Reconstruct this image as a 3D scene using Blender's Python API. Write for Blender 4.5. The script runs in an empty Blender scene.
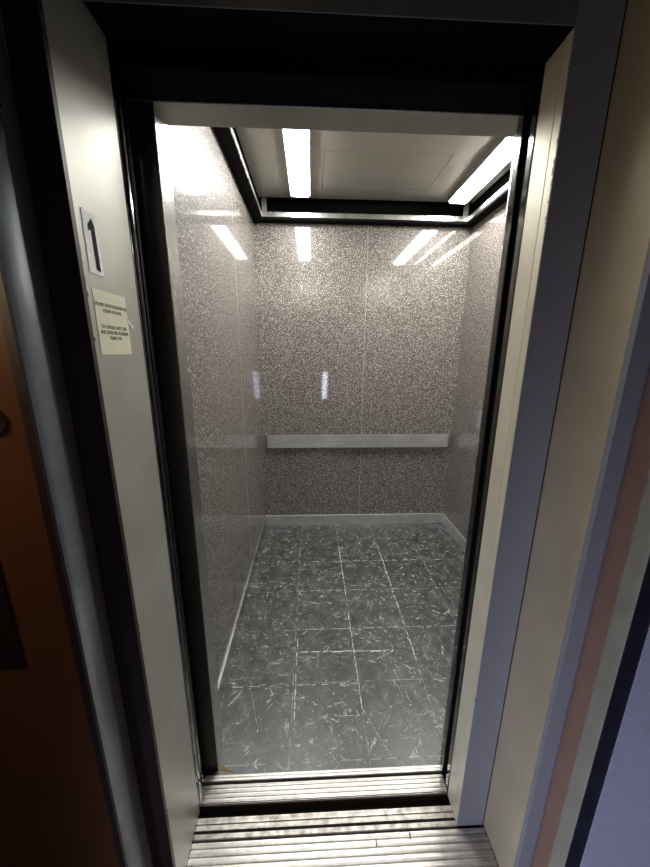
import bpy, bmesh, math, random
from mathutils import Matrix, Vector
random.seed(7)
S = bpy.context.scene
C = S.collection

# ------------------------------------------------------------------ helpers
def newbm():
    return bmesh.new()

def bx(bm, x0, x1, y0, y1, z0, z1, bevel=0.0, seg=2):
    r = bmesh.ops.create_cube(bm, size=1.0)
    vs = r['verts']
    for v in vs:
        v.co.x = x0 + (v.co.x + .5) * (x1 - x0)
        v.co.y = y0 + (v.co.y + .5) * (y1 - y0)
        v.co.z = z0 + (v.co.z + .5) * (z1 - z0)
    if bevel > 0:
        es = list({e for v in vs for e in v.link_edges})
        bmesh.ops.bevel(bm, geom=es, offset=bevel, segments=seg, affect='EDGES', profile=.5)
    return vs

def prism(bm, pts, z0, z1):
    """vertical prism from a plan outline"""
    a = [bm.verts.new((x, y, z0)) for x, y in pts]
    b = [bm.verts.new((x, y, z1)) for x, y in pts]
    n = len(pts)
    for i in range(n):
        bm.faces.new((a[i], a[(i + 1) % n], b[(i + 1) % n], b[i]))
    bm.faces.new(b); bm.faces.new(a[::-1])
    bmesh.ops.recalc_face_normals(bm, faces=bm.faces)

def extrude_x(bm, prof, x0, x1):
    """profile of (y,z) extruded along x"""
    a = [bm.verts.new((x0, y, z)) for y, z in prof]
    b = [bm.verts.new((x1, y, z)) for y, z in prof]
    n = len(prof)
    for i in range(n):
        bm.faces.new((a[i], a[(i + 1) % n], b[(i + 1) % n], b[i]))
    bm.faces.new(b); bm.faces.new(a[::-1])
    bmesh.ops.recalc_face_normals(bm, faces=bm.faces)

def obj(name, bm, mat, parent=None, smooth=False):
    me = bpy.data.meshes.new(name)
    bm.to_mesh(me); bm.free()
    if smooth:
        for f in me.polygons: f.use_smooth = True
    me.materials.append(mat)
    o = bpy.data.objects.new(name, me)
    C.objects.link(o)
    if parent: 
        o.parent = parent
        o.matrix_parent_inverse = parent.matrix_basis.inverted()
    return o

def box(name, x0, x1, y0, y1, z0, z1, mat, parent=None, bevel=0.0):
    bm = newbm(); bx(bm, x0, x1, y0, y1, z0, z1, bevel)
    return obj(name, bm, mat, parent)

def struct(o, label=None):
    o['kind'] = 'structure'
    if label: o['label'] = label
    return o

def thing(name, label, cat, loc, group=None):
    o = bpy.data.objects.new(name, None); C.objects.link(o)
    o.empty_display_size = .05
    o.location = loc
    o['label'] = label; o['category'] = cat
    if group: o['group'] = group
    return o

# ------------------------------------------------------------------ materials
class NT:
    def __init__(s, name):
        s.m = bpy.data.materials.new(name); s.m.use_nodes = True
        s.t = s.m.node_tree; s.b = s.t.nodes['Principled BSDF']
        s.tc = s.t.nodes.new('ShaderNodeNewGeometry')
        s.P = s.tc.outputs['Position']
    def n(s, ty, **kw):
        nd = s.t.nodes.new(ty)
        for k, v in kw.items(): setattr(nd, k, v)
        return nd
    def l(s, a, b): s.t.links.new(a, b)
    def val(s, sock, v):
        if hasattr(v, 'is_linked') or hasattr(v, 'links'): s.l(v, sock)
        else: sock.default_value = v
    def math(s, op, a, b=0.0, c=None):
        nd = s.n('ShaderNodeMath', operation=op)
        s.val(nd.inputs[0], a); s.val(nd.inputs[1], b)
        if c is not None: s.val(nd.inputs[2], c)
        return nd.outputs[0]
    def mapping(s, scale=(1,1,1), rot=(0,0,0), loc=(0,0,0), vec=None):
        nd = s.n('ShaderNodeMapping')
        s.l(vec if vec is not None else s.P, nd.inputs[0])
        nd.inputs['Location'].default_value = loc
        nd.inputs['Rotation'].default_value = rot
        nd.inputs['Scale'].default_value = scale
        return nd.outputs[0]
    def noise(s, vec, scale=5, detail=2, rough=.5, dist=0):
        nd = s.n('ShaderNodeTexNoise')
        s.l(vec, nd.inputs['Vector'])
        nd.inputs['Scale'].default_value = scale; nd.inputs['Detail'].default_value = detail
        nd.inputs['Roughness'].default_value = rough; nd.inputs['Distortion'].default_value = dist
        return nd.outputs[0]
    def ramp(s, fac, stops, interp='LINEAR'):
        nd = s.n('ShaderNodeValToRGB'); cr = nd.color_ramp; cr.interpolation = interp
        while len(cr.elements) < len(stops): cr.elements.new(.5)
        for e, (p, c) in zip(cr.elements, stops):
            e.position = p; e.color = c if len(c) == 4 else (*c, 1)
        s.l(fac, nd.inputs[0]); return nd.outputs[0]
    def mix(s, fac, a, b):
        nd = s.n('ShaderNodeMix', data_type='RGBA')
        s.val(nd.inputs[0], fac)
        for i, v in ((6, a), (7, b)):
            if isinstance(v, tuple): nd.inputs[i].default_value = (*v, 1) if len(v) == 3 else v
            else: s.l(v, nd.inputs[i])
        return nd.outputs[2]
    def bump(s, h, strength=.2, dist=.001):
        nd = s.n('ShaderNodeBump'); nd.inputs['Strength'].default_value = strength
        nd.inputs['Distance'].default_value = dist
        s.l(h, nd.inputs['Height']); s.l(nd.outputs[0], s.b.inputs['Normal'])
    def set(s, **kw):
        for k, v in kw.items():
            k = k.replace('_', ' ')
            i = s.b.inputs[k]
            if isinstance(v, tuple) and len(v) == 3: v = (*v, 1)
            if hasattr(v, 'links'): s.l(v, i)
            else: i.default_value = v
        return s

def plain(name, col, rough=.5, metal=0.0, coat=0.0, var=.12, scale=14, spec=.5, stretch=(1,1,1)):
    """painted or bare surface with a little mottled variation in colour and gloss"""
    t = NT(name)
    nz = t.noise(t.mapping(stretch), scale, 4, .6)
    c0 = tuple(c * (1 - var) for c in col); c1 = tuple(min(1, c * (1 + var)) for c in col)
    t.set(Base_Color=t.ramp(nz, [(.3, c0), (.7, c1)]), Metallic=metal, Coat_Weight=coat)
    r = t.math('MULTIPLY_ADD', nz, rough * .5, rough * .75)
    t.l(r, t.b.inputs['Roughness'])
    t.b.inputs['Specular IOR Level'].default_value = spec
    t.b.inputs['Coat Roughness'].default_value = .06
    return t

def brushed(name, col, rough=.3, stretch=(2, 2, 200), scratches=.1, metal=1.0):
    t = NT(name)
    g = t.noise(t.mapping(stretch), 1.0, 4, .6)
    nz = t.noise(t.P, 9, 4, .6)
    f = t.math('ADD', t.math('MULTIPLY', g, .6), t.math('MULTIPLY', nz, .4))
    t.set(Base_Color=t.ramp(f, [(.3, tuple(c * .8 for c in col)), (.7, tuple(min(1, c * 1.15) for c in col))]), Metallic=metal)
    t.l(t.math('MULTIPLY_ADD', nz, rough * .7, rough * .65), t.b.inputs['Roughness'])
    t.bump(g, scratches, .0006)
    return t

M = {}
# speckled granite-look laminate of the car walls
def laminate():
    t = NT('speckled_laminate')
    n1 = t.noise(t.P, 120, 3, .75)
    n2 = t.noise(t.mapping(loc=(4, 2, 9)), 70, 2, .6)
    n3 = t.noise(t.mapping(loc=(1, 7, 3)), 150, 1, .5)
    base = t.ramp(n1, [(.36, (.018, .014, .012)), (.5, (.10, .084, .072)), (.62, (.30, .265, .235))])
    base2 = t.mix(t.ramp(n2, [(.45, (0, 0, 0)), (.6, (1, 1, 1))]), base, (.075, .058, .049))
    base3 = t.mix(t.ramp(n3, [(.60, (0, 0, 0)), (.66, (1, 1, 1))]), base2, (.62, .60, .56))
    t.set(Base_Color=base3, Roughness=.5, Coat_Weight=1.0, Coat_Roughness=.05)
    t.b.inputs['Coat IOR'].default_value = 1.6
    t.bump(t.noise(t.P, 60, 2), .04, .0006)
    return t.m
M['laminate'] = laminate()

# dark vinyl tiles with pale directional streaks
def vinyl():
    t = NT('dark_marbled_vinyl_tile')
    sx = t.n('ShaderNodeSeparateXYZ'); t.l(t.P, sx.inputs[0])
    T = .33
    fx = t.math('DIVIDE', t.math('ADD', sx.outputs[0], .095), T)
    fy = t.math('DIVIDE', t.math('ADD', sx.outputs[1], .01), T)
    ix = t.math('FLOOR', fx); iy = t.math('FLOOR', fy)
    cb = t.n('ShaderNodeCombineXYZ'); t.l(ix, cb.inputs[0]); t.l(iy, cb.inputs[1])
    wn = t.n('ShaderNodeTexWhiteNoise', noise_dimensions='2D'); t.l(cb.outputs[0], wn.inputs['Vector'])
    # alternate direction of the marbling from tile to tile
    par = t.math('MODULO', t.math('ADD', t.math('ADD', ix, iy), 40), 2)
    ang = t.math('MULTIPLY_ADD', par, 1.35, t.math('MULTIPLY', wn.outputs['Value'], .5))
    total = None
    for k, (off, sc, st, lo, hi) in enumerate(((.45, 14, .14, .013, .0), (-.35, 20, .11, .012, .0), (1.2, 26, .10, .012, .0))):
        vr = t.n('ShaderNodeVectorRotate', rotation_type='Z_AXIS')
        t.l(t.P, vr.inputs['Vector']); t.l(t.math('ADD', ang, off), vr.inputs['Angle'])
        mp = t.mapping((1, st, 1), (0, 0, 0), (k * 3.1, k * 1.7, 0), vr.outputs[0])
        nz = t.noise(mp, sc * 1.5, 2, .5, .8)
        rid = t.math('SUBTRACT', 1, t.math('MULTIPLY', t.math('ABSOLUTE', t.math('SUBTRACT', nz, .5)), 1 / lo))
        rid = t.math('MAXIMUM', rid, 0)
        gate = t.noise(t.mapping(loc=(k * 5, 2, 1)), 17 + 5 * k, 2, .6)
        g = t.math('MAXIMUM', t.math('MULTIPLY', t.math('SUBTRACT', gate, .50), 7), 0)
        g = t.math('MINIMUM', g, 1)
        s_ = t.math('MULTIPLY', rid, g)
        total = s_ if total is None else t.math('MAXIMUM', total, s_)
    cloud = t.noise(t.P, 11, 5, .7, .4)
    base = t.ramp(cloud, [(.3, (.018, .020, .0195)), (.5, (.048, .052, .051)), (.75, (.13, .136, .134))])
    base = t.mix(t.math('MULTIPLY', wn.outputs['Value'], .25), base, (.03, .034, .034))
    col = t.mix(t.math('MULTIPLY', total, .9), base, (.60, .62, .61))
    # chips and specks
    vo = t.n('ShaderNodeTexVoronoi'); t.l(t.P, vo.inputs['Vector']); vo.inputs['Scale'].default_value = 22
    sp = t.math('LESS_THAN', vo.outputs['Distance'], t.math('MULTIPLY', t.math('SUBTRACT', t.noise(t.P, 6, 2), .5), .7))
    col = t.mix(t.math('MULTIPLY', sp, .8), col, (.62, .62, .59))
    # joints
    def joint(f):
        fr = t.math('FRACT', f)
        d = t.math('MINIMUM', fr, t.math('SUBTRACT', 1, fr))
        return t.math('LESS_THAN', d, .006)
    j = t.math('MAXIMUM', t.math('MULTIPLY', joint(fx), t.math('GREATER_THAN', sx.outputs[0], -.39)), joint(fy))
    jc = t.ramp(t.noise(t.P, 30, 2), [(.4, (.02, .02, .02)), (.6, (.34, .35, .34))])
    col = t.mix(t.math('MULTIPLY', j, .8), col, jc)
    t.set(Base_Color=col, Coat_Weight=.3, Coat_Roughness=.3)
    t.l(t.math('MULTIPLY_ADD', cloud, .25, .26), t.b.inputs['Roughness'])
    t.bump(t.math('ADD', total, t.noise(t.P, 45, 3)), .12, .001)
    return t.m
M['vinyl'] = vinyl()

M['stainless'] = plain('brushed_stainless_steel', (.56, .56, .54), .26, 1.0, var=.05, scale=4).m
M['stainless_soft'] = brushed('dull_stainless_steel', (.50, .50, .475), .40).m
M['rail'] = brushed('handrail_steel', (.74, .73, .70), .42, (2, 2, 90), .03, .85).m
M['kick'] = plain('kickplate_steel', (.66, .67, .65), .32, .75, var=.1).m
M['alum'] = brushed('aluminium_sill', (.74, .73, .69), .42, (3, 120, 3), .15).m
M['trim'] = plain('bright_aluminium_trim', (.75, .74, .70), .3, 1.0).m
M['ceilpaint'] = plain('ceiling_panel_steel', (.40, .385, .34), .36, .45, var=.07, scale=5).m
M['black'] = plain('black_rubber', (.006, .006, .006), .35).m
M['black_gloss'] = plain('glossy_black_door_edge', (.008, .008, .009), .12, coat=1).m
M['void'] = plain('black_paint_and_gap_shade', (.004, .004, .004), .85, spec=.1).m  # black paint, also laid in gaps and recesses as their darkness
M['pit'] = plain('greasy_brown_steel', (.035, .026, .018), .6).m
M['brown_face'] = plain('dark_brown_paint', (.030, .014, .014), .5).m
M['dark_reflect_steel'] = plain('stainless_dark_reflection', (.14, .12, .105), .35, .8).m  # stainless darkened in colour to carry the dark hall it reflects
M['purple'] = plain('purple_grey_paint', (.20, .16, .19), .5, .2).m
M['steel_round'] = plain('worn_blue_grey_steel', (.40, .44, .47), .38, .35, var=.25, scale=8).m
M['wood_wall'] = plain('orange_brown_wall_paint', (.12, .042, .014), .42, var=.15, scale=3).m
M['dark_panel'] = plain('dark_brown_panel', (.022, .007, .006), .4).m
M['lilac'] = plain('lilac_grey_wall_paint', (.40, .39, .50), .6, var=.05, scale=40).m
M['navy'] = plain('navy_black_strip', (.015, .015, .03), .5).m
M['red'] = plain('reddish_brown_steel', (.27, .165, .12), .6, .1, var=.08).m
M['olive2'] = plain('olive_grey_steel', (.34, .34, .28), .55, .3, var=.1).m
M['diffuser_off'] = plain('lamp_end_plastic', (.8, .8, .78), .4).m
M['paper'] = plain('cream_paper', (.78, .75, .56), .6, var=.04, scale=60).m
M['plate'] = plain('white_plate', (.93, .94, .94), .6, var=.1, scale=60).m
M['ink'] = plain('black_ink', (.015, .015, .015), .8, spec=.1).m
M['grey_ink'] = plain('faded_grey_ink', (.16, .16, .12), .6).m
M['scuff'] = plain('worn_white_filler', (.62, .62, .60), .5, var=.2, scale=90).m
M['dirt'] = plain('brown_floor_dirt', (.20, .14, .08), .8, var=.4, scale=80).m
M['hall_floor'] = plain('dark_hall_floor', (.06, .055, .055), .5).m
M['hall_wall'] = plain('hall_plaster', (.12, .11, .12), .7).m

def worn_edge(name, col, chip, y0, sign, rough, metal, amp=.006):
    """paint or steel whose far/near vertical edge is chipped to the other coat; the chips follow noise, not light"""
    t = NT(name)
    sx = t.n('ShaderNodeSeparateXYZ'); t.l(t.P, sx.inputs[0])
    nz = t.noise(t.mapping((1, 1, 1)), 70, 4, .7)
    nb = t.noise(t.mapping((1, 1, 1), loc=(0, 0, 5)), 5, 2, .5)
    d = t.math('MULTIPLY', t.math('SUBTRACT', sx.outputs[1], y0), sign)
    th = t.math('MULTIPLY', t.math('MULTIPLY', t.math('MAXIMUM', t.math('SUBTRACT', nz, .5), 0), 6 * amp / .006),
                t.math('MULTIPLY', t.math('MAXIMUM', t.math('SUBTRACT', nb, .47), 0), .06))
    f = t.math('LESS_THAN', d, th)
    mott = t.noise(t.P, 7, 5, .65)
    c = t.ramp(mott, [(.3, tuple(k * .9 for k in col)), (.7, tuple(min(1, k * 1.1) for k in col))])
    t.set(Base_Color=t.mix(f, c, chip), Metallic=metal)
    t.l(t.math('MULTIPLY_ADD', mott, rough * .5, rough * .75), t.b.inputs['Roughness'])
    t.bump(t.noise(t.mapping((2, 2, 40)), 3, 3), .05, .001)
    return t.m
M['left_reveal'] = worn_edge('warm_grey_reveal_steel', (.45, .445, .395), (.03, .02, .02), .66, 1, .42, .4)
M['cream'] = worn_edge('cream_grey_jamb_paint', (.72, .68, .54), (.03, .025, .03), .774, 1, .42, .25)
M['cream_plain'] = plain('cream_grey_strike_paint', (.72, .685, .54), .42, .25, var=.06).m
M['blue_face'] = plain('blue_grey_frame_paint', (.27, .27, .31), .5, .15, var=.05, scale=30).m
M['frame_head'] = plain('grey_frame_head_paint', (.16, .16, .15), .6, .1).m
M['olive'] = plain('warm_grey_reveal_paint', (.56, .50, .35), .42, .35, var=.08, scale=6).m

def sill_metal(name, dirt):
    t = NT(name)
    nz = t.noise(t.P, 35, 5, .7); g = t.noise(t.mapping((4, 160, 4)), 1, 3)
    base = t.ramp(g, [(.3, (.50, .49, .46)), (.7, (.74, .73, .70))])
    m = t.ramp(nz, [(.5 - dirt * .25, (1, 1, 1)), (.8, (0, 0, 0))])
    sep = t.n('ShaderNodeRGBToBW'); t.l(m, sep.inputs[0])
    f = t.math('MULTIPLY', t.math('SUBTRACT', 1, sep.outputs[0]), dirt)
    t.set(Base_Color=t.mix(f, base, (.16, .12, .09)), Metallic=.8)
    t.l(t.math('MULTIPLY_ADD', f, .3, .36), t.b.inputs['Roughness'])
    t.bump(nz, .15, .001)
    return t.m
M['sill'] = sill_metal('worn_aluminium_sill', .35)
M['sill_dirty'] = sill_metal('rusty_aluminium_sill', .95)

def emis(name, col, st):
    t = NT(name)
    t.set(Base_Color=(.9, .9, .9), Emission_Color=col, Emission_Strength=st)
    return t.m
M['lamp'] = emis('lit_diffuser', (1, .985, .93), 66.0)

# ------------------------------------------------------------------ car shell
XL, XR, YB = -.4415, 1.301, 2.892
ZW = 2.62
floor = struct(box('floor', XL, XR, .948, YB, -.05, 0, M['vinyl']))
# worn white filler along some joints and scratches, laid on the tiles
bm = newbm()
def dash_line(p, q, w, fill, step=.02):
    p = Vector(p); q = Vector(q); L = (q - p).length; d = (q - p) / L; nrm = Vector((-d.y, d.x))
    s = 0
    while s < L:
        ln = random.uniform(.4, 2.2) * step
        if random.random() < fill:
            ww = w * random.uniform(.35, 1.1); o = random.uniform(-.25, .25) * w
            a = p + d * s + nrm * o; b = p + d * min(L, s + ln) + nrm * o * .6
            pts = []
            n = 4
            for i in range(n + 1):
                c = a.lerp(b, i / n); pts.append(c + nrm * ww * .5 * random.uniform(.4, 1) * (1 if 0 < i < n else .3))
            for i in range(n, -1, -1):
                c = a.lerp(b, i / n); pts.append(c - nrm * ww * .5 * random.uniform(.4, 1) * (1 if 0 < i < n else .3))
            prism(bm, [(v.x, v.y) for v in pts], .0001, .0008)
        s += ln * random.uniform(.9, 1.4)
dash_line((.235, 2.50), (.235, 1.18), .0085, .93)
dash_line((.235, 1.18), (.33, .98), .003, .8)
dash_line((.575, 2.52), (.570, 1.38), .0075, .93)
dash_line((-.083, 2.02), (-.083, 1.10), .008, .62)
dash_line((-.065, 1.49), (.42, 1.48), .010, .85, .035)
dash_line((-.02, 1.15), (.22, 1.15), .006, .55)
dash_line((-.05, 2.305), (1.05, 2.305), .0055, .6)
dash_line((-.09, 1.642), (.24, 1.642), .005, .7)
dash_line((.24, 1.642), (1.1, 1.64), .0035, .5)
dash_line((-.40, 1.302), (.24, 1.30), .0045, .65)
dash_line((-.09, 1.975), (.95, 1.972), .003, .35)
dash_line((-.30, 1.28), (-.25, 1.13), .003, .9)
dash_line((.42, 1.42), (.47, 1.2), .003, .8)
for i in range(150):
    x = random.uniform(-.4, 1.2); y = random.uniform(.98, 2.7)
    if random.random() < .35: x = random.gauss(.15, .12); y = random.gauss(1.12, .08)
    y = max(.97, y)
    r = random.uniform(.001, .003) if random.random() < .93 else random.uniform(.003, .005)
    n = random.choice((5, 6, 7)); a0 = random.random() * 6
    prism(bm, [(x + r * random.uniform(.5, 1.2) * math.cos(a0 + k * 6.283 / n), y + r * random.uniform(.5, 1.2) * math.sin(a0 + k * 6.283 / n)) for k in range(n)], .0001, .0008)
sc = obj('scuff_marks', bm, M['scuff'], floor); sc['kind'] = 'stuff'; sc['label'] = 'worn white filler and chips along the tile joints'
bm = newbm()
prism(bm, [(-.376, .968), (-.31, .957), (-.325, .968), (-.345, .975), (-.374, .99)], .0001, .0012)
d = obj('dirt_patch', bm, M['dirt'], floor); d['label'] = 'brown dirt in the front left floor corner'

struct(box('wall_back', XL - .04, XR + .04, YB, YB + .04, -.05, 2.95, M['laminate']))
wl = struct(box('wall_left', XL - .04, XL, 1.05, YB, -.05, 2.95, M['laminate']))
wr = struct(box('wall_right', XR, XR + .04, 1.01, YB, -.05, 2.95, M['laminate']))
wb = bpy.data.objects['wall_back']
M['seam'] = plain('pale_joint_strip', (.42, .40, .37), .4, .3).m
box('panel_seam', .459, .4615, YB - .0007, YB + .001, .104, ZW, M['seam'], wb)
box('panel_seam', XL - .001, XL + .0007, 2.118, 2.121, .104, ZW, M['seam'], wl)
box('panel_seam', XR - .0007, XR + .001, 2.118, 2.121, .104, ZW, M['seam'], wr)

# front wall of the car: left post, right return panel and head over the opening
def wf(x0, x1, y0, y1, z0, z1, mat, nm, bev=.002):
    return box(nm, x0, x1, y0, y1, z0, z1, mat, None, bev)
w = thing('wall_front', 'stainless steel front wall of the lift car around its opening', 'wall', (0, 1.0, 0))
del w['category']; w['kind'] = 'structure'
box('front_post', -.4815, -.377, .972, 1.05, 0, 2.205, M['stainless'], w, .002)
box('post_face', -.432, -.376, .965, .972, 0, 2.205, M['dark_reflect_steel'], w, .001)
box('return_panel', .545, XR, .97, 1.01, 0, 2.205, M['stainless'], w, .002)
box('head_panel', -.4815, XR, .965, 1.05, 2.205, 2.95, M['stainless_soft'], w, .002)

# kick plates
for nm, a in (('baseboard_back', (XL, XR, YB - .012, YB, 0, .104)), ('baseboard_left', (XL, XL + .005, 1.05, YB - .012, 0, .104)),
              ('baseboard_right', (XR - .012, XR, 1.01, YB - .012, 0, .104))):
    struct(box(nm, *a, M['stainless'] if 'left' in nm else M['kick'], None, .0015))

box('top_edge', XL, XL + .007, 1.05, YB - .012, .1035, .107, M['trim'], bpy.data.objects['baseboard_left'])
# ceiling: hung panel with hatch, black cover for the dark gap above it
struct(box('ceiling', XL, XR, 1.05, YB, 2.92, 2.95, M['void']))
cp = thing('hung_panel', 'grey metal panel ceiling hung inside the lift car', 'ceiling panel', (.43, 1.9, 2.75))
cy1 = 2.79
hx0, hx1, hy0, hy1 = .086, .83, 2.20, 2.64
bm = newbm(); g = .003
bx(bm, -.384, hx0 - g, 1.06, cy1, 2.75, 2.77)
bx(bm, hx1 + g, 1.245, 1.06, cy1, 2.75, 2.77)
bx(bm, hx0 - g, hx1 + g, 1.06, hy0 - g, 2.75, 2.77)
bx(bm, hx0 - g, hx1 + g, hy1, cy1, 2.75, 2.77)
obj('panel', bm, M['ceilpaint'], cp)
box('access_hatch', hx0, hx1, hy0, hy1 - .001, 2.7508, 2.766, M['ceilpaint'], cp)
box('hatch_backing', hx0 - .01, hx1 + .01, hy0 - .01, hy1 + .01, 2.771, 2.775, M['void'], cp)

# perimeter trim: dark valance under a bright aluminium angle, corner hangers
tr = thing('valance_trim', 'dark valance with a bright aluminium edge running round the top of the car walls', 'trim', (.43, 2.0, 2.62))
I = .075
bm = newbm()
bx(bm, XL, XL + I, 1.05, YB, 2.615, 2.632)
bx(bm, XR - I, XR, 1.01 + .04, YB, 2.615, 2.632)
bx(bm, XL + I, XR - I, YB - I, YB, 2.615, 2.632)
obj('valance', bm, M['void'], tr)
bm = newbm()
bx(bm, XL, XL + .004, 1.05, YB, 2.632, 2.91); bx(bm, XR - .004, XR, 1.05, YB, 2.632, 2.91); bx(bm, XL + .004, XR - .004, YB - .004, YB, 2.632, 2.91)
obj('dark_backing', bm, M['void'], tr)  # upper walls coloured black to give the shade above the trim
bm = newbm(); a = .009
bx(bm, XL + I - a, XL + I, 1.05, YB - I + a, 2.632, 2.662, .0015)
bx(bm, XR - I, XR - I + a, 1.05, YB - I + a, 2.632, 2.662, .0015)
bx(bm, XL + I, XR - I, YB - I, YB - I + a, 2.632, 2.666, .0015)
obj('edge_angle', bm, M['trim'], tr)
for x0, x1 in ((XL + I, XL + I + .038), (XR - I - .038, XR - I)):
    bm = newbm()
    bx(bm, x0, x1, YB - I + .002, YB - I + .006, 2.662, 2.80)
    bx(bm, x0 if x0 < 0 else x1 - .004, x0 + .004 if x0 < 0 else x1, YB - I + .006, YB - I + .04, 2.662, 2.80)
    obj('corner_hanger', bm, M['ceilpaint'], tr)
for x in (.2, .88):
    bm = newbm(); bmesh.ops.create_cone(bm, cap_ends=True, segments=10, radius1=.006, radius2=.005, depth=.006,
        matrix=Matrix.Translation((x, YB - I - .002, 2.65)) @ Matrix.Rotation(math.pi / 2, 4, 'X'))
    obj('screw', bm, M['stainless'], tr)

# ------------------------------------------------------------------ lamps
def lamp(x0, x1, y0, y1, label):
    t = thing('tube_light', label, 'ceiling light', ((x0 + x1) / 2, (y0 + y1) / 2, 2.70), 'tube lights of the lift car')
    bm = newbm(); bx(bm, x0 - .008, x1 + .008, y0, y1, 2.714, 2.75, .003)
    obj('housing', bm, M['stainless_soft'], t)
    # rounded diffuser, half-oval section
    bm = newbm(); n = 14; c = (x0 + x1) / 2; rx = (x1 - x0) / 2; rz = .013
    pr = [(c + rx * math.copysign(abs(math.cos(a)) ** .6, math.cos(a)), 2.714 - rz * abs(math.sin(a)) ** .6) for a in [math.pi * k / n for k in range(n + 1)]]
    A = [bm.verts.new((x, y0 + .012, z)) for x, z in pr]; B = [bm.verts.new((x, y1 - .012, z)) for x, z in pr]
    for i in range(n): bm.faces.new((A[i], A[i + 1], B[i + 1], B[i]))
    bm.faces.new(A); bm.faces.new(B[::-1]); bm.faces.new((A[0], B[0], B[n], A[n]))
    bmesh.ops.recalc_face_normals(bm, faces=bm.faces)
    obj('diffuser', bm, M['lamp'], t)
    for y in (y0 + .004, y1 - .012):
        bm = newbm()
        ring = [(c + (x - c) * 1.03, 2.714 - (2.714 - z) * 1.05) for x, z in pr]
        a_ = [bm.verts.new((x, y, z)) for x, z in ring]; b_ = [bm.verts.new((x, y + .008, z)) for x, z in ring]
        for i in range(n): bm.faces.new((a_[i], a_[i + 1], b_[i + 1], b_[i]))
        bm.faces.new(a_); bm.faces.new(b_[::-1]); bm.faces.new((a_[0], b_[0], b_[n], a_[n]))
        bmesh.ops.recalc_face_normals(bm, faces=bm.faces)
        obj('end_cap', bm, M['diffuser_off'], t)
lamp(-.135, -.005, 1.50, 2.66, 'lit tube light on the car ceiling near the left wall')
lamp(1.02, 1.15, 1.40, 2.70, 'lit tube light on the car ceiling near the right wall')

# ------------------------------------------------------------------ handrail
hr = thing('handrail', 'brushed steel flat handrail across the back wall of the lift car', 'handrail', (.43, YB, .855))
bm = newbm()
x0, x1, yf_, R_ = -.408, 1.272, 2.838, .035
out = []
for k in range(7):
    a = math.pi / 2 * k / 6
    out.append((x0 + R_ - R_ * math.cos(a), yf_ + R_ - R_ * math.sin(a)))
for k in range(7):
    a = math.pi / 2 * (1 - k / 6)
    out.append((x1 - R_ + R_ * math.cos(a), yf_ + R_ - R_ * math.sin(a)))
out = [(x0, YB)] + out + [(x1, YB)]
th = .008
inn = [(x0 + th, YB)] + [(x0 + R_ - (R_ - th) * math.cos(math.pi / 2 * k / 6), yf_ + R_ - (R_ - th) * math.sin(math.pi / 2 * k / 6)) for k in range(7)] \
    + [(x1 - R_ + (R_ - th) * math.cos(math.pi / 2 * (1 - k / 6)), yf_ + R_ - (R_ - th) * math.sin(math.pi / 2 * (1 - k / 6))) for k in range(7)] + [(x1 - th, YB)]
z0, z1 = .797, .915
vo = [[bm.verts.new((x, y, z)) for x, y in out] for z in (z0, z1)]
vi = [[bm.verts.new((x, y, z)) for x, y in inn] for z in (z0, z1)]
for i in range(len(out) - 1):
    bm.faces.new((vo[0][i], vo[0][i + 1], vo[1][i + 1], vo[1][i]))
    bm.faces.new((vi[0][i], vi[1][i], vi[1][i + 1], vi[0][i + 1]))
    bm.faces.new((vo[1][i], vo[1][i + 1], vi[1][i + 1], vi[1][i]))
    bm.faces.new((vo[0][i], vi[0][i], vi[0][i + 1], vo[0][i + 1]))
bmesh.ops.recalc_face_normals(bm, faces=bm.faces)
obj('flat_bar', bm, M['rail'], hr)
for x in (-.1, .43, .96):
    bm = newbm(); bmesh.ops.create_cone(bm, cap_ends=True, segments=20, radius1=.012, radius2=.012, depth=YB - yf_ - th,
        matrix=Matrix.Translation((x, (YB + yf_ + th) / 2, .855)) @ Matrix.Rotation(math.pi / 2, 4, 'X'))
    obj('mounting_stud', bm, M['rail'], hr, True)

# ------------------------------------------------------------------ sills
def ridged(y0, y1, pitch, ztop, zbot, duty=.62, dep=.004):
    """closed (y,z) profile with rounded ridges"""
    p = [(y0, zbot)]; n = max(1, round((y1 - y0) / pitch)); pt = (y1 - y0) / n
    for i in range(n):
        a = y0 + i * pt; g = pt * (1 - duty) / 2
        p += [(a, ztop - dep), (a + g * .7, ztop - dep), (a + g * 1.3, ztop - dep * .15), (a + pt * .5, ztop), (a + pt - g * 1.3, ztop - dep * .15), (a + pt - g * .7, ztop - dep)]
    p += [(y1, ztop - dep), (y1, zbot)]
    return p
cs = thing('car_sill', 'ridged aluminium threshold strip at the edge of the lift car floor', 'threshold', (.04, .9, 0))
bm = newbm(); extrude_x(bm, ridged(.865, .921, .0135, 0.002, -.03), -.425, .514)
obj('ridged_tread', bm, M['sill'], cs)
bm = newbm(); extrude_x(bm, ridged(.929, .949, .010, .006, -.03, .8, .0025), -.425, .519)
obj('back_nosing', bm, M['sill'], cs)
box('door_groove', -.425, .514, .921, .929, -.03, -.012, M['void'], cs)
box('front_lip', -.425, .514, .860, .865, -.045, 0.0, M['pit'], cs)

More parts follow.
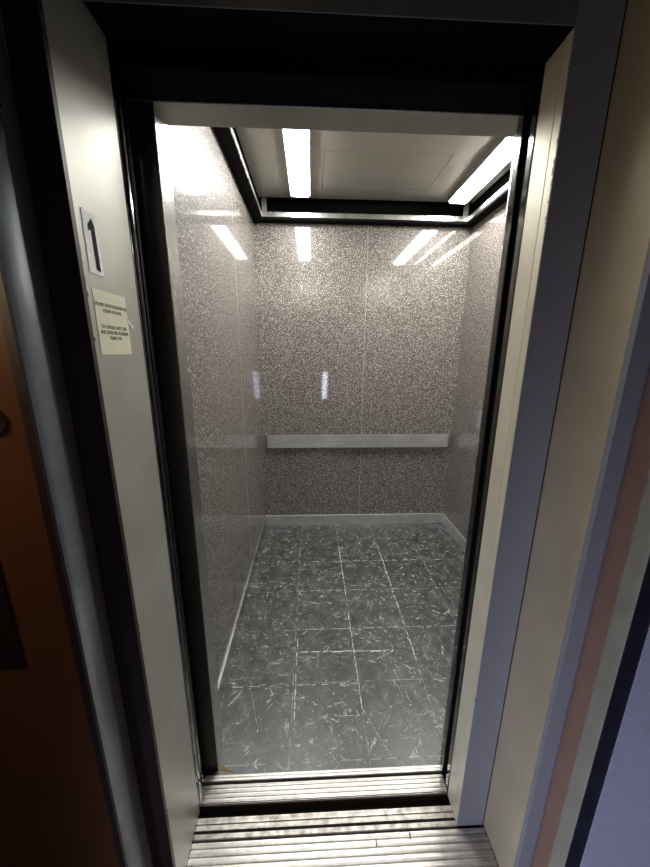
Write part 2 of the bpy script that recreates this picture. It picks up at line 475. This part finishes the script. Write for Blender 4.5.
ls = thing('landing_sill', 'ridged aluminium threshold plate of the landing in front of the lift', 'threshold', (.1, .65, 0))
bm = newbm(); extrude_x(bm, ridged(.42, .768, .0186, 0.001, -.03, .66, .0045), -.409, .604)
obj('ridged_tread', bm, M['sill'], ls)
bm = newbm(); extrude_x(bm, [(.7735, -.03), (.7735, -.003), (.776, -.001), (.788, -.001), (.7885, -.03)], -.409, .51)
o = obj('rusty_rib', bm, M['sill_dirty'], ls); o['label'] = 'narrow rust-stained rib'
bm = newbm(); extrude_x(bm, [(.796, -.03), (.796, 0), (.809, 0), (.8095, -.004), (.812, -.004), (.8125, 0), (.828, 0), (.828, -.03)], -.409, .51)
o = obj('grooved_rib', bm, M['sill_dirty'], ls); o['label'] = 'dirty scuffed rear rib'
box('sill_bed', -.409, .604, .768, .83, -.05, -.030, M['void'], ls)
for x, y in ((.215, .735), (-.395, .70), (.335, .748)):
    box('chip', x, x + .004, y, y + .016, .0012, .0022, M['pit'], ls)
struct(box('floor_shaft', -.45, .56, .828, .862, -.12, -.045, M['pit']))

# ------------------------------------------------------------------ doors (slid open to the left) and black edges
ld = thing('landing_door', 'black glossy edge of the landing door slid open into the left pocket', 'sliding door', (-.42, .88, 0))
box('door_leaf', -1.30, -.436, .868, .893, .006, 2.205, M['black_gloss'], ld)
bm = newbm()
prism(bm, [(-.436, .868), (-.422, .868)] + [(-.422 + .010 * math.sin(a), .8805 - .0125 * math.cos(a)) for a in [math.pi * k / 8 for k in range(1, 8)]] + [(-.422, .893), (-.436, .893)], .006, 2.205)
o = obj('edge_bumper', bm, M['black_gloss'], ld)
bm = newbm(); bx(bm, -.437, -.4165, .862, .867, .006, 2.205)
o = obj('edge_strip', bm, M['black_gloss'], ld)
cd = thing('car_door', 'black glossy edge of the inner car door slid open, beside the front post', 'sliding door', (-.43, .93, 0))
box('door_leaf', -1.32, -.444, .915, .940, .008, 2.20, M['black_gloss'], cd)
bm = newbm()
prism(bm, [(-.444, .915), (-.432, .915)] + [(-.432 + .010 * math.sin(a), .9275 - .0125 * math.cos(a)) for a in [math.pi * k / 8 for k in range(1, 8)]] + [(-.432, .940), (-.444, .940)], .008, 2.20)
obj('edge_bumper', bm, M['black_gloss'], cd)
# right-hand strike post of the car door
sp_ = thing('strike_post', 'black rubber strike post at the right of the lift opening', 'door post', (.53, .91, 0))
box('post', .527, .60, .866, .966, 0, 2.205, M['void'], sp_)
bm = newbm(); bx(bm, .517, .527, .872, .895, .003, 2.20, .003); bx(bm, .517, .527, .925, .955, .003, 2.20, .004)
obj('rubber_strip', bm, M['black_gloss'], sp_)

# ------------------------------------------------------------------ landing door frame
fr = thing('lift_door_frame', 'stepped steel frame around the lift opening with a grey head and reveals', 'door frame', (.1, .75, 0))
H = 2.236; TOP = 3.05
o = box('reveal_panel', -.45, -.410, .660, .847, 0, TOP, M['left_reveal'], fr, .0015); o['label'] = 'wide warm grey steel reveal on the left'
o = box('frame_face', -.4655, -.4085, .648, .660, 0, TOP, M['brown_face'], fr, .001); o['label'] = 'dark brown painted face on the left'
box('pocket_edge', -.45, -.416, .849, .858, 0, H, M['black_gloss'], fr, .001)
o = box('return_strip', -.50, -.466, .618, .648, 0, TOP, M['purple'], fr, .001); o['label'] = 'purple-grey return strip'
bm = newbm()
pts = [(-.466, .6175), (-.4665, .610), (-.469, .598), (-.473, .586), (-.478, .577), (-.484, .5725), (-.492, .571), (-.515, .571), (-.515, .6175)]
prism(bm, pts, 0, TOP)
o = obj('rounded_post', bm, M['steel_round'], fr); o['label'] = 'worn blue-grey rounded steel edge'
for f in o.data.polygons: f.use_smooth = len(f.vertices) == 4 and f.center.y < .615 and f.center.x > -.51
# right side
o = box('jamb_lip', .510, .602, .776, .7985, 0, H, M['cream'], fr, .001); o['label'] = 'chipped cream edge of the right jamb'
box('strike_jamb', .511, .56, .8005, .858, 0, H, M['cream_plain'], fr, .0015)
o = box('frame_face', .510, .6025, .773, .776, 0, TOP, M['blue_face'], fr, .0008); o['label'] = 'blue-grey painted face on the right'
box('shadow_gap', .6025, .612, .776, .79, 0, TOP, M['void'], fr)
o = box('reveal_panel', .606, .64, .624, .775, 0, TOP, M['olive'], fr, .001); o['label'] = 'warm grey steel reveal on the right'
bm = newbm(); prism(bm, [(.6055, .624), (.6055, .6105), (.643, .6105), (.648, .612), (.6538, .6155), (.6538, .624)], 0, TOP)
o = obj('frame_step', bm, M['blue_face'], fr); o['label'] = 'blue-grey step of the frame'
o = box('return_strip', .6535, .70, .571, .6165, 0, TOP, M['red'], fr, .001); o['label'] = 'reddish brown return strip'
o = box('return_strip', .6535, .70, .532, .5705, 0, TOP, M['olive2'], fr, .001); o['label'] = 'olive-grey return strip'
# head
box('head_face', -.409, .510, .773, .776, H, TOP, M['frame_head'], fr, .001)
bm = newbm(); bx(bm, -.4095, .6025, .7765, .858, H + .0005, H + .06); bx(bm, -.45, .62, .858, .875, H + .012, H + .06); bx(bm, -.45, .62, .875, .9635, 2.2085, H + .06)
obj('head_soffit', bm, M['void'], fr)

# ------------------------------------------------------------------ hall
wlh = struct(box('wall_hall_left', -2.2, -.492, .57, .62, 0, 3.05, M['wood_wall']))
wlh['label'] = 'orange-brown painted wall left of the frame'
bm = newbm(); bx(bm, -.493, -.478, .5695, .58, 0, 3.05)
o = obj('dark_gap_strip', bm, M['brown_face'], wlh)  # strip coloured dark as the shaded gap between wall and frame
wrh = struct(box('wall_hall_right', .694, 2.4, .528, .60, 0, 3.05, M['lilac']))
wrh['label'] = 'lilac-grey painted wall right of the frame'
o = box('navy_strip', .654, .694, .530, .5315, 0, 3.05, M['navy'], wrh)  # dark navy strip along the edge of the wall
box('scratch', .745, .768, .5274, .528, .262, .266, M['scuff'], wrh)
struct(box('floor_hall', -2.2, 2.4, -1.9, .42, -.05, 0, M['hall_floor']))
struct(box('floor_hall', -2.2, -.515, .42, .57, -.05, 0, M['hall_floor']))
struct(box('floor_hall', .70, 2.4, .42, .528, -.05, 0, M['hall_floor']))
struct(box('wall_hall_rear', -2.2, 2.4, -1.95, -1.9, 0, 3.05, M['hall_wall']))
struct(box('ceiling_hall', -2.2, 2.4, -1.9, .80, 3.05, 3.1, M['hall_wall']))
cpn = thing('access_panel', 'dark brown rectangular panel on the orange-brown wall at the left edge', 'panel', (-.80, .57, 1.2))
box('cover', -1.02, -.592, .566, .570, .984, 1.42, M['dark_panel'], cpn, .0005)
b_ = thing('round_button', 'small round button on the orange-brown wall at the left edge', 'button', (-.56, .57, 1.50))
bm = newbm(); bmesh.ops.create_cone(bm, cap_ends=True, segments=24, radius1=.026, radius2=.024, depth=.008,
        matrix=Matrix.Translation((-.548, .566, 1.508)) @ Matrix.Rotation(math.pi / 2, 4, 'X'))
obj('button_ring', bm, M['red'], b_)
bm = newbm(); bmesh.ops.create_cone(bm, cap_ends=True, segments=24, radius1=.018, radius2=.016, depth=.006,
        matrix=Matrix.Translation((-.548, .560, 1.508)) @ Matrix.Rotation(math.pi / 2, 4, 'X'))
obj('button_cap', bm, M['olive2'], b_)

# ------------------------------------------------------------------ sticker and number plate on the left reveal
def text_mesh(body, size, mat, name, y, z, parent, x=-.4091, align='CENTER', ext=.0002, sx=1.0, offs=0.0):
    cu = bpy.data.curves.new(name, 'FONT'); cu.body = body; cu.size = size; cu.align_x = align
    cu.extrude = ext; cu.offset = offs; cu.resolution_u = 3
    t = bpy.data.objects.new('tmp_text', cu); C.objects.link(t)
    bpy.context.view_layer.update()
    dg = bpy.context.evaluated_depsgraph_get()
    me = bpy.data.meshes.new_from_object(t.evaluated_get(dg))
    bpy.data.objects.remove(t)
    mt = Matrix(((0, 0, 1, x), (sx, 0, 0, y), (0, 1, 0, z), (0, 0, 0, 1)))
    me.transform(mt)
    me.materials.clear(); me.materials.append(mat)
    o = bpy.data.objects.new(name, me); C.objects.link(o)
    o.parent = parent; o.matrix_parent_inverse = parent.matrix_basis.inverted()
    return o
XP = -.410
ns = thing('notice_sign', 'cream paper notice with faded printed lines on the left reveal', 'notice', (XP, .733, 1.615))
bm = newbm()
bx(bm, XP, XP + .0008, .6765, .7885, 1.616, 1.738, .0003, 1)
obj('paper', bm, M['paper'], ns)
bm = newbm()
v = [bm.verts.new(c) for c in ((XP + .0009, .786, 1.687), (XP + .0009, .806, 1.672), (XP + .0012, .808, 1.677), (XP + .0009, .787, 1.694))]
bm.faces.new(v); r = bmesh.ops.extrude_face_region(bm, geom=bm.faces[:])
for e in r['geom']:
    if isinstance(e, bmesh.types.BMVert): e.co.x += .0006
bmesh.ops.recalc_face_normals(bm, faces=bm.faces)
obj('torn_tab', bm, M['plate'], ns)
for body, z in (('DO NOT HOLD DOOR PAST 20S', 1.7085), ('COUNT OF DOOR', 1.6975), ('TO CONTROL, NOT COIN', 1.667), ('AND DOOR WILL BE RESUME', 1.6565), ('THANK YOU', 1.646)):
    text_mesh(body, .0098, M['grey_ink'], 'printed_line', .733, z, ns, XP + .0010, sx=.76, offs=.0001)
fp = thing('number_plate', 'small scratched white floor plate with a black numeral above the paper notice', 'number plate', (XP, .70, 1.77))
bm = newbm(); bx(bm, XP, XP + .0012, .678, .722, 1.765, 1.872, .0005, 1)
obj('plate', bm, M['plate'], fp)
bm = newbm()
pts = [(.700, 1.774), (.712, 1.772), (.710, 1.852), (.704, 1.863), (.691, 1.849), (.692, 1.839), (.699, 1.842)]
A = [bm.verts.new((XP + .0012, y, z)) for y, z in pts]; B = [bm.verts.new((XP + .0018, y, z)) for y, z in pts]
for i in range(len(pts)): bm.faces.new((A[i], A[(i + 1) % len(pts)], B[(i + 1) % len(pts)], B[i]))
bm.faces.new(B); bm.faces.new(A[::-1]); bmesh.ops.recalc_face_normals(bm, faces=bm.faces)
bmesh.ops.triangulate(bm, faces=[f for f in bm.faces if len(f.verts) > 4])
obj('numeral', bm, M['ink'], fp)

# ------------------------------------------------------------------ hall daylight and added fill lights
def area(name, loc, target, size, energy, col, sy=None):
    L = bpy.data.lights.new(name, 'AREA'); L.energy = energy; L.color = col; L.size = size
    if sy: L.shape = 'RECTANGLE'; L.size_y = sy
    o = bpy.data.objects.new(name, L); C.objects.link(o); o.location = loc
    o.rotation_euler = (Vector(target) - Vector(loc)).to_track_quat('-Z', 'Y').to_euler()
    return o
area('hall_low_fill', (-1.1, -.9, .28), (.9, .2, .25), .3, 7.5, (.72, .76, 1.0), .4).data.spread = math.radians(82)  # added fill for the lower frame faces, set clear of the car's reflections
area('hall_daylight', (.30, -1.4, .95), (.55, .7, .6), .10, 2.6, (.76, .80, 1.0), .6)
area('wall_warm_fill', (-.95, .25, 1.85), (-.6, .57, 1.5), .15, 1.9, (1, .72, .42))  # warm light added to give the left wall its orange glow


w = bpy.data.worlds.new('world'); S.world = w; w.use_nodes = True
w.node_tree.nodes['Background'].inputs[0].default_value = (.05, .055, .07, 1)
w.node_tree.nodes['Background'].inputs[1].default_value = .1

# ------------------------------------------------------------------ camera
Rv = Vector((0.999088710148807, -0.04221314965470462, 0.006308664630718169))
Uv = Vector((0.003859442114002451, 0.23654946413043956, 0.971611782414237))
Fv = Vector((0.042507104815101525, 0.9707020145316643, -0.23649681821201435))
cam = bpy.data.cameras.new('camera'); co = bpy.data.objects.new('camera', cam); C.objects.link(co)
m = Matrix.Identity(4)
for i in range(3):
    m[i][0] = Rv[i]; m[i][1] = Uv[i]; m[i][2] = -Fv[i]
m[2][3] = 1.62
co.matrix_world = m
cam.sensor_fit = 'HORIZONTAL'; cam.sensor_width = 36; cam.lens = 36 * 326.5558 / 650
cam.clip_start = .01
S.camera = co
S.view_settings.view_transform = 'Standard'; S.view_settings.look = 'None'
S.view_settings.exposure = 0.0; S.view_settings.gamma = 1.0
S.view_settings.use_curve_mapping = False
